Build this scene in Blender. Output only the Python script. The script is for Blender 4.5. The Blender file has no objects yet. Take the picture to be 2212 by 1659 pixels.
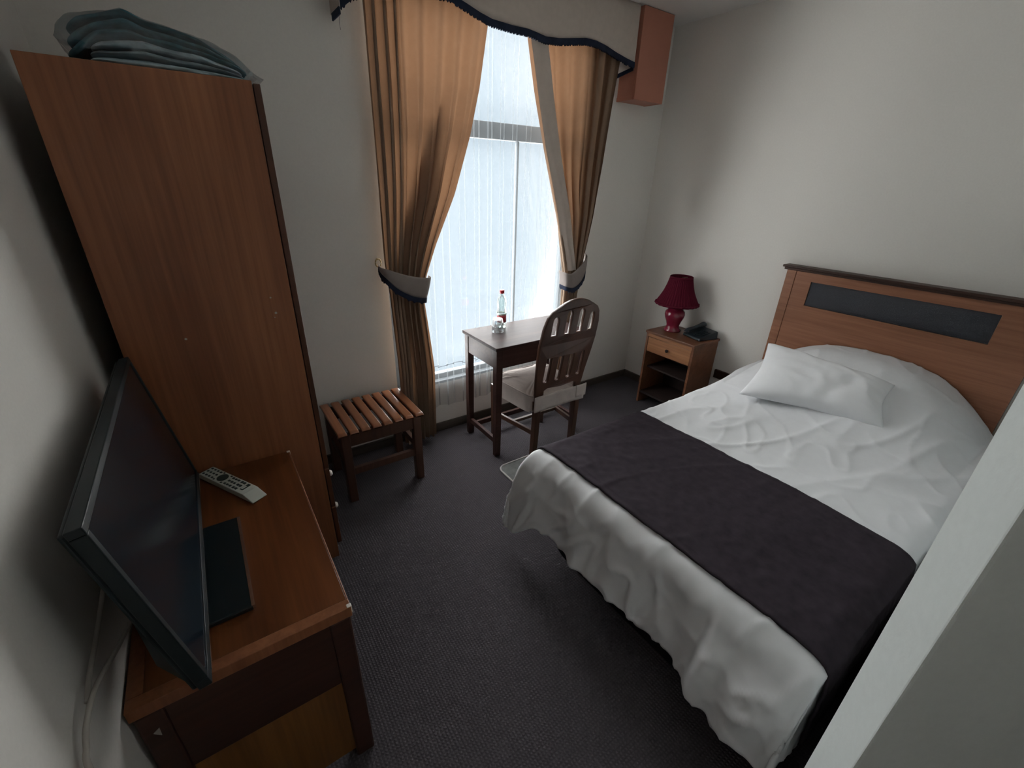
import bpy, bmesh, math, random
from mathutils import Vector, Matrix, noise
random.seed(7)
PI = math.pi
scn = bpy.context.scene
col = scn.collection

# ------------------------------------------------------------------ camera
F_PX, PITCH, YAW, ROLL = 943.89, -0.4331, 0.6144, 0.0301
CAM = Vector((-3.042, -2.487, 1.620))
_cy, _sy, _cp, _sp = math.cos(YAW), math.sin(YAW), math.cos(PITCH), math.sin(PITCH)
_f = Vector((_sy * _cp, _cy * _cp, _sp)); _r0 = Vector((_cy, -_sy, 0)); _u0 = _r0.cross(_f)
_r = _r0 * math.cos(ROLL) + _u0 * math.sin(ROLL); _u = -_r0 * math.sin(ROLL) + _u0 * math.cos(ROLL)
cd = bpy.data.cameras.new('camera'); cam = bpy.data.objects.new('camera', cd); col.objects.link(cam)
cd.sensor_fit = 'HORIZONTAL'; cd.sensor_width = 36.0; cd.lens = 36.0 * F_PX / 2212.0
cd.clip_start = 0.02; cd.clip_end = 200
cam.matrix_world = Matrix(((_r.x, _u.x, -_f.x, CAM.x), (_r.y, _u.y, -_f.y, CAM.y), (_r.z, _u.z, -_f.z, CAM.z), (0, 0, 0, 1)))
scn.camera = cam

# ------------------------------------------------------------------ world, sun, exposure
scn.view_settings.view_transform = 'Standard'
scn.view_settings.look = 'None'
scn.view_settings.gamma = 1.0
scn.view_settings.use_curve_mapping = False
scn.view_settings.exposure = 0.0
SKY = (0.74, 0.88, 1.0)
wd = bpy.data.worlds.new('sky'); scn.world = wd; wd.use_nodes = True
bgn = wd.node_tree.nodes['Background']
bgn.inputs[0].default_value = (*SKY, 1); bgn.inputs[1].default_value = 0.84
# broad soft daylight of a bright overcast sky, coming in through the window
sun_d = bpy.data.lights.new('daylight', 'SUN'); sun_d.energy = 62.0; sun_d.angle = math.radians(150); sun_d.color = (1, 0.975, 0.94)
sun = bpy.data.objects.new('daylight', sun_d); col.objects.link(sun)
sun.rotation_euler = (math.radians(-78), 0, 0); sun.location = (-1.4, 6, 3)

# ------------------------------------------------------------------ materials
def newmat(name):
    m = bpy.data.materials.new(name); m.use_nodes = True
    nt = m.node_tree
    return m, nt, nt.nodes['Principled BSDF'], nt.nodes['Material Output']
def tex_coord(nt, scale=(1, 1, 1), rot=(0, 0, 0)):
    tc = nt.nodes.new('ShaderNodeTexCoord'); mp = nt.nodes.new('ShaderNodeMapping')
    mp.inputs['Scale'].default_value = scale; mp.inputs['Rotation'].default_value = rot
    nt.links.new(tc.outputs['Object'], mp.inputs[0]); return mp
def ntex(nt, src, scale, detail=4, rough=.55, dist=0):
    n = nt.nodes.new('ShaderNodeTexNoise'); n.inputs['Scale'].default_value = scale
    n.inputs['Detail'].default_value = detail; n.inputs['Roughness'].default_value = rough
    n.inputs['Distortion'].default_value = dist
    nt.links.new(src.outputs[0], n.inputs['Vector']); return n
def ramp(nt, src, stops):
    r = nt.nodes.new('ShaderNodeValToRGB'); e = r.color_ramp.elements
    while len(e) < len(stops): e.new(0.5)
    for i, (p, c) in enumerate(stops): e[i].position = p; e[i].color = (*c, 1)
    nt.links.new(src, r.inputs[0]); return r
def bump(nt, src, bs, strength, dist=0.01):
    b = nt.nodes.new('ShaderNodeBump'); b.inputs['Strength'].default_value = strength; b.inputs['Distance'].default_value = dist
    nt.links.new(src, b.inputs['Height']); nt.links.new(b.outputs[0], bs.inputs['Normal']); return b
def plain(name, c, rough=.6, spec=.4, metal=0, var=0.06, bs_=0.0, scale=40):
    m, nt, bs, out = newmat(name)
    mp = tex_coord(nt); n = ntex(nt, mp, scale)
    r = ramp(nt, n.outputs[0], [(.3, tuple(x * (1 - var) for x in c)), (.7, tuple(min(1, x * (1 + var)) for x in c))])
    nt.links.new(r.outputs[0], bs.inputs['Base Color'])
    bs.inputs['Roughness'].default_value = rough; bs.inputs['Metallic'].default_value = metal
    bs.inputs['Specular IOR Level'].default_value = spec
    if bs_: bump(nt, n.outputs[0], bs, bs_)
    return m
def wood(name, dark, light, grain='z', rough=.4, coarse=3.0, spec=.4, fig=1.0):
    """grain runs along the given axis"""
    m, nt, bs, out = newmat(name)
    s = {'x': (.12, 1, 1), 'y': (1, .12, 1), 'z': (1, 1, .12)}[grain]
    mp = tex_coord(nt, s)
    n1 = ntex(nt, mp, coarse * 2.2, 3, .5, .6 * fig)
    mp2 = tex_coord(nt, tuple(a * 1.0 if a == 1 else .03 for a in s)); n2 = ntex(nt, mp2, 70, 4, .6)
    mid = tuple((a + b) / 2 for a, b in zip(dark, light))
    r1 = ramp(nt, n1.outputs[0], [(.28, dark), (.5, mid), (.72, light)])
    r2 = ramp(nt, n2.outputs[0], [(.3, (.72, .70, .68)), (.65, (1.1, 1.1, 1.1))])
    mx = nt.nodes.new('ShaderNodeMixRGB'); mx.blend_type = 'MULTIPLY'; mx.inputs[0].default_value = .8
    nt.links.new(r1.outputs[0], mx.inputs[1]); nt.links.new(r2.outputs[0], mx.inputs[2])
    nt.links.new(mx.outputs[0], bs.inputs['Base Color'])
    bs.inputs['Roughness'].default_value = rough; bs.inputs['Specular IOR Level'].default_value = spec
    bump(nt, n2.outputs[0], bs, .06, .003)
    return m
def cloth(name, c, translucent=0.0, transparent=0.0, tcol=None, rough=.9, weave=900, var=.08, sheen=.0):
    m, nt, bs, out = newmat(name)
    mp = tex_coord(nt); n = ntex(nt, mp, 30, 3)
    r = ramp(nt, n.outputs[0], [(.3, tuple(x * (1 - var) for x in c)), (.7, tuple(min(1, x * (1 + var)) for x in c))])
    nt.links.new(r.outputs[0], bs.inputs['Base Color'])
    bs.inputs['Roughness'].default_value = rough; bs.inputs['Specular IOR Level'].default_value = .15
    if weave: n3 = ntex(nt, mp, weave, 1); bump(nt, n3.outputs[0], bs, .15, .001)
    last = bs
    if translucent:
        t = nt.nodes.new('ShaderNodeBsdfTranslucent'); t.inputs[0].default_value = (*(tcol or c), 1)
        mx = nt.nodes.new('ShaderNodeMixShader'); mx.inputs[0].default_value = translucent
        nt.links.new(bs.outputs[0], mx.inputs[1]); nt.links.new(t.outputs[0], mx.inputs[2]); last = mx
    if transparent:
        t = nt.nodes.new('ShaderNodeBsdfTransparent')
        mx = nt.nodes.new('ShaderNodeMixShader'); mx.inputs[0].default_value = transparent
        nt.links.new(last.outputs[0], mx.inputs[1]); nt.links.new(t.outputs[0], mx.inputs[2]); last = mx
    nt.links.new(last.outputs[0], out.inputs[0])
    return m
def glassy(name, tint=(1, 1, 1), gloss=.08, rough=.02):
    m, nt, bs, out = newmat(name); nt.nodes.remove(bs)
    t = nt.nodes.new('ShaderNodeBsdfTransparent'); t.inputs[0].default_value = (*tint, 1)
    g = nt.nodes.new('ShaderNodeBsdfGlossy'); g.inputs['Roughness'].default_value = rough
    fr = nt.nodes.new('ShaderNodeLayerWeight'); fr.inputs[0].default_value = .35
    ma = nt.nodes.new('ShaderNodeMath'); ma.operation = 'MULTIPLY_ADD'; ma.inputs[1].default_value = .55; ma.inputs[2].default_value = gloss
    nt.links.new(fr.outputs['Fresnel'], ma.inputs[0])
    mx = nt.nodes.new('ShaderNodeMixShader')
    nt.links.new(ma.outputs[0], mx.inputs[0]); nt.links.new(t.outputs[0], mx.inputs[1]); nt.links.new(g.outputs[0], mx.inputs[2])
    nt.links.new(mx.outputs[0], out.inputs[0]); return m

def carpet_mat():
    m, nt, bs, out = newmat('carpet')
    mp = tex_coord(nt)
    w1 = nt.nodes.new('ShaderNodeTexWave'); w1.wave_type = 'BANDS'; w1.bands_direction = 'X'; w1.inputs['Scale'].default_value = 28; w1.inputs['Distortion'].default_value = 1.2
    w2 = nt.nodes.new('ShaderNodeTexWave'); w2.wave_type = 'BANDS'; w2.bands_direction = 'Y'; w2.inputs['Scale'].default_value = 28; w2.inputs['Distortion'].default_value = 1.2
    for w in (w1, w2): nt.links.new(mp.outputs[0], w.inputs['Vector']); w.inputs['Detail Scale'].default_value = 6
    mu = nt.nodes.new('ShaderNodeMath'); mu.operation = 'MULTIPLY'
    nt.links.new(w1.outputs[1], mu.inputs[0]); nt.links.new(w2.outputs[1], mu.inputs[1])
    n = ntex(nt, mp, 160, 3)
    ad = nt.nodes.new('ShaderNodeMath'); ad.operation = 'ADD'; nt.links.new(mu.outputs[0], ad.inputs[0]); nt.links.new(n.outputs[0], ad.inputs[1])
    r = ramp(nt, ad.outputs[0], [(.2, (.058, .052, .059)), (1.1, (.098, .089, .098))])
    nt.links.new(r.outputs[0], bs.inputs['Base Color'])
    bs.inputs['Roughness'].default_value = 1; bs.inputs['Specular IOR Level'].default_value = .05
    bump(nt, ad.outputs[0], bs, .5, .004)
    return m

M = {}
M['wall'] = plain('wall_paint', (.74, .715, .675), .85, .2, var=.02, bs_=.04, scale=120)
M['ceil'] = plain('ceiling_paint', (.74, .73, .71), .9, .2, var=.01, bs_=.03, scale=120)
M['carpet'] = carpet_mat()
M['base'] = wood('baseboard_wood', (.05, .04, .034), (.11, .09, .075), 'x', .6)
M['white'] = plain('white_paint', (.8, .8, .79), .5, var=.01)
M['frame'] = plain('window_frame_paint', (.15, .165, .18), .6, .2, var=.02)
M['jamb'] = plain('pale_plaster', (.66, .70, .69), .8, .2, var=.02, bs_=.05, scale=60)
M['grey_paint'] = plain('dark_grey_paint', (.085, .085, .085), .8, .2, var=.05)
M['facade'] = plain('facade', (.92, .85, .80), .9, var=.0, scale=2)
M['pane'] = glassy('window_glass', (.97, .99, 1), .03)
M['sheer'] = cloth('sheer_voile', (.40, .425, .44), .62, .80, (.27, .29, .305), var=.0, weave=0)
M['sheer_edge'] = cloth('sheer_stitching', (.25, .28, .33), .3, .3, (.05, .06, .07))
M['curtain'] = cloth('tan_curtain', (.45, .32, .23), .5, 0, (.092, .047, .0245), weave=700, var=.05)
M['valance'] = cloth('beige_fabric', (.60, .52, .46), .10, 0, (.03, .02, .014), weave=600, var=.04)
M['band'] = cloth('taupe_fabric', (.27, .235, .22), weave=600, var=.04)
M['fringe'] = cloth('navy_fringe', (.018, .024, .045), weave=500, var=.3)
M['lining'] = cloth('white_lining', (.7, .6, .55))
M['brass'] = plain('brass', (.55, .45, .25), .3, metal=1)
M['box_wood'] = plain('orange_pine', (.46, .195, .135), .45, .3, var=.05, scale=6)
M['ward'] = wood('wardrobe_veneer', (.20, .070, .031), (.34, .135, .060), 'z', .38, coarse=2.4)
M['ward_dark'] = wood('wardrobe_edge', (.06, .02, .009), (.11, .038, .016), 'z', .4)
M['desk_top'] = wood('desk_top_veneer', (.10, .030, .010), (.20, .068, .022), 'y', .3, coarse=7, fig=.2)
M['desk_dark'] = wood('desk_dark_wood', (.035, .013, .009), (.065, .025, .016), 'x', .45)
M['desk_panel'] = wood('desk_panel_veneer', (.16, .065, .018), (.26, .115, .034), 'z', .4, coarse=3)
M['table'] = wood('dark_cherry', (.040, .020, .018), (.075, .038, .033), 'x', .4, spec=.12)
M['table_top'] = wood('dark_cherry_top', (.032, .020, .019), (.055, .034, .032), 'x', .4, spec=.04)
M['chair'] = wood('chair_walnut', (.055, .025, .017), (.105, .048, .030), 'z', .33)
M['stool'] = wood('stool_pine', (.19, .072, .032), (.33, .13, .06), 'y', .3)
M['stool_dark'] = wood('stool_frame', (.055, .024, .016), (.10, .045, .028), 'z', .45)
M['head'] = wood('headboard_wood', (.24, .105, .058), (.38, .17, .10), 'y', .4, coarse=2.0)
M['head_edge'] = wood('headboard_moulding', (.03, .013, .009), (.06, .025, .016), 'y', .45)
M['leather'] = plain('black_leather', (.022, .024, .033), .42, .5, var=.25, bs_=.4, scale=300)
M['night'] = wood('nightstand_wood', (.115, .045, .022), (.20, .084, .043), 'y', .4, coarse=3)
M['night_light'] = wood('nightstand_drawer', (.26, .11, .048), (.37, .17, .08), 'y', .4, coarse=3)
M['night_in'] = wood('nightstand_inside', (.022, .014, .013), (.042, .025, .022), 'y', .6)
M['duvet'] = cloth('white_cotton', (.74, .75, .77), .0, weave=900, var=.015)
M['pillow'] = cloth('pillow_cotton', (.80, .81, .83), .0, weave=900, var=.01)
M['runner'] = cloth('plum_black_runner', (.036, .028, .036), .0, weave=400, var=.22)
M['skirt'] = cloth('black_bed_base', (.008, .008, .011), weave=400)
M['seat'] = cloth('beige_seat_cover', (.46, .40, .37), weave=500, var=.05)
M['lamp'] = plain('burgundy_ceramic', (.19, .012, .035), .12, .7, var=.08, scale=10)
M['shade'] = cloth('burgundy_shade', (.105, .008, .022), .15, 0, (.2, .01, .04), weave=500)
M['black'] = plain('black_plastic', (.007, .013, .016), .42, .3, var=.1)
M['phone'] = plain('phone_plastic', (.010, .016, .022), .35, .5, var=.1)
M['screen'] = plain('tv_screen', (.006, .013, .021), .2, .3, var=.02)
M['chrome'] = plain('silver_trim', (.75, .78, .8), .2, metal=1, var=.02)
M['remote'] = plain('remote_grey', (.50, .52, .47), .5, var=.02)
M['button'] = plain('remote_button', (.025, .04, .035), .5)
M['cable'] = plain('white_cable', (.42, .39, .35), .5, var=.03)
M['cream'] = plain('ivory_knob', (.85, .80, .74), .3, .6, var=.01)
M['teal'] = cloth('teal_blanket', (.055, .145, .175), weave=260, var=.35)
M['lightblue'] = cloth('pale_blue_blanket', (.34, .43, .47), weave=260, var=.2)
M['plastic'] = glassy('clear_plastic', (.95, .97, .98), .06, .12)
M['bottle'] = glassy('clear_bottle', (.90, .97, .95), .09, .03)
M['tumbler'] = glassy('clear_glass', (.94, .96, .97), .13, .02)
M['red'] = plain('red_cap', (.45, .02, .03), .4)
M['label_red'] = plain('bottle_label', (.36, .03, .04), .5)
M['label_white'] = plain('bottle_label_band', (.6, .72, .68), .5)
M['rug'] = cloth('grey_bedside_mat', (.17, .175, .17), weave=300, var=.15)
M['rug_edge'] = cloth('pale_mat_binding', (.50, .47, .46), weave=300)

# ------------------------------------------------------------------ helpers
def link(name, me, mats, parent=None, smooth=False, bev=0, seg=2, solid=0, sub=0, org=None):
    o = bpy.data.objects.new(name, me); col.objects.link(o)
    for mt in (mats if isinstance(mats, (list, tuple)) else [mats]): me.materials.append(mt)
    if smooth:
        for p in me.polygons: p.use_smooth = True
    if parent is not None:
        root = parent; off = Vector(parent['_w'])
        me.transform(Matrix.Translation(-off)); o.parent = parent; o['_w'] = list(off)
    else:
        if org is None:
            vs = me.vertices
            xs = [v.co.x for v in vs]; ys = [v.co.y for v in vs]; zs = [v.co.z for v in vs]
            org = ((min(xs) + max(xs)) / 2, (min(ys) + max(ys)) / 2, min(zs))
        me.transform(Matrix.Translation(-Vector(org))); o.location = org; o['_w'] = list(org)
    if solid:
        m = o.modifiers.new('thick', 'SOLIDIFY'); m.thickness = solid; m.offset = 0
    if bev:
        m = o.modifiers.new('bevel', 'BEVEL'); m.width = bev; m.segments = seg; m.limit_method = 'ANGLE'; m.angle_limit = .6
    if sub:
        m = o.modifiers.new('sub', 'SUBSURF'); m.levels = sub; m.render_levels = sub
    return o
def tag(o, label, cat, group=None):
    o['label'] = label; o['category'] = cat
    if group: o['group'] = group
    return o
def struct(o): o['kind'] = 'structure'; return o
def thing(name, loc, label, cat, group=None):
    e = bpy.data.objects.new(name, None); col.objects.link(e); e.location = loc; e['_w'] = list(loc)
    e.empty_display_size = .05
    return tag(e, label, cat, group)
def boxes(*bs):
    """each (x0,x1,y0,y1,z0,z1)"""
    bm = bmesh.new()
    for x0, x1, y0, y1, z0, z1 in bs:
        v = [bm.verts.new((x, y, z)) for x in (x0, x1) for y in (y0, y1) for z in (z0, z1)]
        for q in ((0, 1, 3, 2), (4, 6, 7, 5), (0, 4, 5, 1), (2, 3, 7, 6), (0, 2, 6, 4), (1, 5, 7, 3)):
            bm.faces.new([v[i] for i in q])
    bmesh.ops.recalc_face_normals(bm, faces=bm.faces)
    me = bpy.data.meshes.new('m'); bm.to_mesh(me); bm.free(); return me
def hexa(pts):
    """8 corners: bottom 4 ring, top 4 ring"""
    bm = bmesh.new(); v = [bm.verts.new(p) for p in pts]
    bm.faces.new(v[0:4]); bm.faces.new(v[4:8])
    for i in range(4): bm.faces.new([v[i], v[(i + 1) % 4], v[4 + (i + 1) % 4], v[4 + i]])
    bmesh.ops.recalc_face_normals(bm, faces=bm.faces)
    me = bpy.data.meshes.new('m'); bm.to_mesh(me); bm.free(); return me
def lathe(prof, c, n=48, wave=None):
    """prof: (r,z) list; wave(ang,t)-> factor on r"""
    vs, fs = [], []
    k = len(prof)
    for i, (r, z) in enumerate(prof):
        for j in range(n):
            a = 2 * PI * j / n; rr = r * (wave(a, i / (k - 1)) if wave else 1)
            vs.append((c[0] + rr * math.cos(a), c[1] + rr * math.sin(a), c[2] + z))
    for i in range(k - 1):
        for j in range(n):
            fs.append((i * n + j, i * n + (j + 1) % n, (i + 1) * n + (j + 1) % n, (i + 1) * n + j))
    me = bpy.data.meshes.new('m'); me.from_pydata(vs, [], fs); me.update(); return me
def tube(path, r, n=10, caps=True, closed=False):
    P = [Vector(p) for p in path]; vs, fs = [], []
    k = len(P)
    up = Vector((0, 0, 1))
    for i in range(k):
        t = ((P[(i + 1) % k] - P[i - 1]) if closed else (P[min(i + 1, k - 1)] - P[max(i - 1, 0)])).normalized()
        a = up.cross(t)
        if a.length < .05: a = Vector((1, 0, 0)).cross(t)
        a.normalize(); b = t.cross(a)
        rr = r[i] if isinstance(r, (list, tuple)) else r
        for j in range(n):
            an = 2 * PI * j / n; vs.append(P[i] + a * rr * math.cos(an) + b * rr * math.sin(an))
    for i in range(k if closed else k - 1):
        for j in range(n):
            i2 = (i + 1) % k
            fs.append((i * n + j, i * n + (j + 1) % n, i2 * n + (j + 1) % n, i2 * n + j))
    if caps and not closed: fs.append(tuple(range(n))[::-1]); fs.append(tuple((k - 1) * n + j for j in range(n)))
    me = bpy.data.meshes.new('m'); me.from_pydata([tuple(v) for v in vs], [], fs); me.update(); return me
def catmull(pts, n=8):
    P = [Vector(p) for p in pts]; out = []
    for i in range(len(P) - 1):
        p0, p1, p2, p3 = P[max(i - 1, 0)], P[i], P[i + 1], P[min(i + 2, len(P) - 1)]
        for k in range(n):
            t = k / n
            out.append(.5 * ((2 * p1) + (p2 - p0) * t + (2 * p0 - 5 * p1 + 4 * p2 - p3) * t * t + (3 * p1 - p0 - 3 * p2 + p3) * t ** 3))
    out.append(P[-1]); return out
def grid(fn, nu, nv, closeu=False):
    vs = [fn(i / (nu if closeu else nu - 1), j / (nv - 1)) for j in range(nv) for i in range(nu)]; fs = []
    for j in range(nv - 1):
        for i in range(nu if closeu else nu - 1):
            i2 = (i + 1) % nu
            fs.append((j * nu + i, j * nu + i2, (j + 1) * nu + i2, (j + 1) * nu + i))
    me = bpy.data.meshes.new('m'); me.from_pydata([tuple(v) for v in vs], [], fs); me.update(); return me
def interp(tab, z):
    """tab: list of (z, value) with z descending or ascending"""
    t = sorted(tab)
    if z <= t[0][0]: return t[0][1]
    for (a, va), (b, vb) in zip(t, t[1:]):
        if z <= b:
            k = (z - a) / (b - a); return va + (vb - va) * k
    return t[-1][1]
def sm(x): x = max(0, min(1, x)); return x * x * (3 - 2 * x)
def fill_curve(outer, holes, depth, bev=.0):
    """2D outlines in (x,z) extruded along y, centred on y=0"""
    c = bpy.data.curves.new('c', 'CURVE'); c.dimensions = '2D'; c.fill_mode = 'BOTH'; c.extrude = depth / 2 - bev; c.bevel_depth = bev; c.bevel_resolution = 1
    for loop in [outer] + holes:
        s = c.splines.new('POLY'); s.points.add(len(loop) - 1); s.use_cyclic_u = True
        for p, q in zip(s.points, loop): p.co = (q[0], q[1], 0, 1)
    o = bpy.data.objects.new('tmp', c); col.objects.link(o)
    dg = bpy.context.evaluated_depsgraph_get(); me = bpy.data.meshes.new_from_object(o.evaluated_get(dg))
    bpy.data.objects.remove(o); bpy.data.curves.remove(c)
    for v in me.vertices: v.co = Vector((v.co.x, -v.co.z, v.co.y))
    return me
def nz(x, y, z=0): return noise.noise(Vector((x, y, z)))

# ------------------------------------------------------------------ room
XL, YS, H = -3.374, -3.45, 2.62
WX0, WX1, WZ0, WZ1 = -2.185, -0.80, 0.36, 2.47      # window opening
struct(link('floor', boxes((XL - .15, .15, YS - .15, .2, -.12, 0)), M['carpet'], org=(0, 0, 0)))
struct(link('ceiling', boxes((XL - .15, .15, YS - .15, .2, H, H + .12)), M['ceil'], org=(0, 0, H)))
struct(link('wall_left', boxes((XL - .15, XL, YS, .2, 0, H)), M['wall']))
struct(link('wall_right', boxes((0, .15, YS, .2, 0, H)), M['wall']))
struct(link('wall_back', boxes((XL, WX0, 0, .11, 0, H), (WX1, 0, 0, .11, 0, H), (WX0, WX1, 0, .11, 0, WZ0), (WX0, WX1, 0, .11, WZ1, H)), M['wall']))
struct(link('wall_front', boxes((XL, 0, YS - .15, YS, 0, H)), M['wall']))
PL = [(-.001, -2.427), (-2.167, -2.4405), (-2.272, -2.501), (-1.72, -2.90), (-.001, -2.90)]
bm = bmesh.new(); va0 = [bm.verts.new((x, y, 0)) for x, y in PL]; va1 = [bm.verts.new((x, y, H)) for x, y in PL]
bm.faces.new(va0); bm.faces.new(va1[::-1])
for i in range(5): bm.faces.new([va0[i], va0[(i + 1) % 5], va1[(i + 1) % 5], va1[i]])
bmesh.ops.recalc_face_normals(bm, faces=bm.faces)
me = bpy.data.meshes.new('m'); bm.to_mesh(me); bm.free()
struct(link('wall_partition', me, M['jamb'], bev=.006, seg=3))
struct(link('baseboard_back', boxes((XL, 0, -.014, 0, 0, .062)), M['base'], bev=.003))
struct(link('baseboard_right', boxes((-.014, 0, -2.42, -.014, 0, .062)), M['base'], bev=.003))
struct(link('baseboard_left', boxes((XL, XL + .014, YS, -.014, 0, .062)), M['base'], bev=.003))
# window frame, panes, sill
wf = struct(link('window_1', boxes((WX0, WX0 + .05, .05, .10, WZ0, WZ1), (WX1 - .04, WX1, .05, .10, WZ0, WZ1), (WX0 + .05, WX1 - .04, .05, .10, WZ0, WZ0 + .05),
     (WX0 + .05, WX1 - .04, .05, .10, WZ1 - .04, WZ1), (WX0 + .05, WX1 - .04, .05, .10, 1.85, 1.94), (-1.257, -1.243, .06, .09, WZ0 + .05, 1.85)), M['frame'], bev=.004))
link('window_pane', boxes((WX0 + .05, -1.257, .073, .077, WZ0 + .05, 1.85), (-1.243, WX1 - .04, .073, .077, WZ0 + .05, 1.85), (WX0 + .05, WX1 - .04, .073, .077, 1.94, WZ1 - .04)), M['pane'], parent=wf)
struct(link('trim_1', boxes((WX0, WX1, .0, .049, WZ0, WZ0 + .018)), M['frame'], bev=.003))
struct(link('trim_2', boxes((-.022, -.0005, -1.18, -.86, .31, .375)), M['head_edge'], bev=.004))

# white neighbouring building outside
nb = thing('neighbouring_building', (-3.2, 7, -1.4), 'pale building seen faintly through the sheer curtain outside the window', 'building')
link('facade', boxes((-9, -1.3, 7, 12, -1.4, 3.0), (-1.3, 1.1, 7.8, 12, -1.4, 1.35)), M['facade'], parent=nb)
link('roof', boxes((-9.1, -1.2, 6.9, 12, 3.0, 3.12)), M['white'], parent=nb)

# ------------------------------------------------------------------ curtains
SH_L, SH_R = -2.165, -.80
def sheer_fn(u, v):
    z = 2.52 - v * (2.52 - .205)
    n = 15
    ph = 2 * PI * (n * u + .9 * nz(u * 3.2, 5)) + .5 * nz(u * 4, z * .35, 9)
    a = .014 + .004 * nz(u * 9, 2)
    x = SH_L + (SH_R - SH_L) * u + (.013 + .008 * nz(u * 6, 20)) * math.sin(2 * ph)
    y = -.034 + a * math.sin(ph) 
    return (x, y, z + .006 * math.sin(u * 40) * v)
sh = link('sheer_curtain', grid(sheer_fn, 560, 40), M['sheer'], smooth=True)
tag(sh, 'white sheer voile curtain with narrow folds hanging across the window', 'curtain')
def scallop(u, v):
    x, y, z = sheer_fn(u, (2.52 - .49) / (2.52 - .205))
    zz = .492 + .016 * abs(math.sin(PI * 15 * u)) + (v - .5) * .005
    return (x, y - .003, zz)
link('scalloped_stitching', grid(scallop, 560, 2), M['sheer_edge'], parent=sh)

L_in = [(2.56, -1.545), (2.341, -1.571), (2.068, -1.621), (1.849, -1.68), (1.548, -1.788), (1.279, -1.915), (1.102, -1.985), (.956, -2.005), (.855, -1.995), (.515, -1.962), (.03, -1.972)]
L_out = [(2.56, -2.213), (1.2, -2.220), (1.02, -2.205), (.6, -2.192), (.03, -2.185)]
R_in = [(2.56, -1.365), (2.33, -1.314), (2.088, -1.251), (1.787, -1.16), (1.413, -1.033), (1.04, -.930), (.93, -.925), (.6, -.93), (.03, -.95)]
R_out = [(2.56, -.56), (2.31, -.590), (2.031, -.622), (1.731, -.656), (1.407, -.695), (1.125, -.752), (.993, -.775), (.856, -.79), (.5, -.775), (.03, -.76)]
def curtain_fn(tin, tout, dense, nf_d, nf_b, zt=1.06, seed=0):
    def fn(u, v):
        z = 2.56 - v * (2.56 - .03)
        xi, xo = interp(tin, z), interp(tout, z)
        # u: 0 outer edge .. 1 inner edge; the outer part is folded densely
        gather = sm(1 - abs(z - zt) / 1.35)
        if u < .5: s = dense * (u / .5)
        else: s = dense + (1 - dense) * ((u - .5) / .5)
        s = s * (1 - gather * .35) + u * gather * .35
        x = xo + (xi - xo) * s
        if u < .5:
            ph = 2 * PI * nf_d * u / .5; am = .026; x += .011 * math.sin(2 * ph)
        else:
            ph = 2 * PI * nf_b * (u - .5) / .5; am = .013 + .015 * gather; x += .010 * gather * math.sin(2 * ph)
        am *= (1 + .4 * nz(u * 6, z * .7, seed))
        y = -.088 + am * math.sin(ph + .8 * nz(u * 4, z * .6, seed + 3)) - .006 * gather
        y += .006 * nz(u * 9, z * 2.2, seed + 8)
        return (x, max(-.128, y), z)
    return fn
lc = link('drape_curtain', grid(curtain_fn(L_in, L_out, .27, 3.5, 4.5, seed=1), 240, 110), M['curtain'], smooth=True)
tag(lc, 'long tan drape left of the window, tied back and falling to the floor', 'curtain')
rc = link('drape_curtain', grid(curtain_fn(R_in, R_out, .34, 2.5, 4, seed=5), 220, 110), M['curtain'], smooth=True)
tag(rc, 'tan drape right of the window, gathered behind the chair', 'curtain')
# bunched inner layers where the left drape is drawn into its tieback
def inner_fn(u, v):
    z = 1.98 - v * (1.98 - 1.03); xi, xo = interp(L_in, z), interp(L_out, z)
    c = .60 + .06 * (1 - v); w = .008 + .37 * v ** .9
    s_ = c - w + 2 * w * u * .93
    return (xo + (xi - xo) * s_, -.060 + .007 * math.sin(u * 9 + 2 * nz(u * 3, z)), z)
link('inner_fold', grid(inner_fn, 40, 40), M['curtain'], parent=lc, smooth=True)
def inner_low(u, v):
    z = 1.02 - v * (1.02 - .04); xi, xo = interp(L_in, z), interp(L_out, z)
    s_ = .42 + .50 * u
    return (xo + (xi - xo) * s_, -.060 + .007 * math.sin(u * 7 + 2 * nz(u * 3, z)), z)
link('inner_fold', grid(inner_low, 40, 30), M['curtain'], parent=lc, smooth=True)
# turned front edge band of the right drape (plain side of the fabric)
def lead_fn(u, v):
    z = 2.50 - v * (2.50 - 1.06); xi = interp(R_in, z)
    wd_ = .12 * (1 - v) + .095 * v
    return (xi + wd_ * u - .004, -.124 - .010 * math.sin(PI * u) + .006 * math.sin(u * 9 + z * .8) * v + .004 * nz(u * 3, z * 3), z)
link('front_hem', grid(lead_fn, 14, 60), M['valance'], parent=rc, smooth=True)

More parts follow.
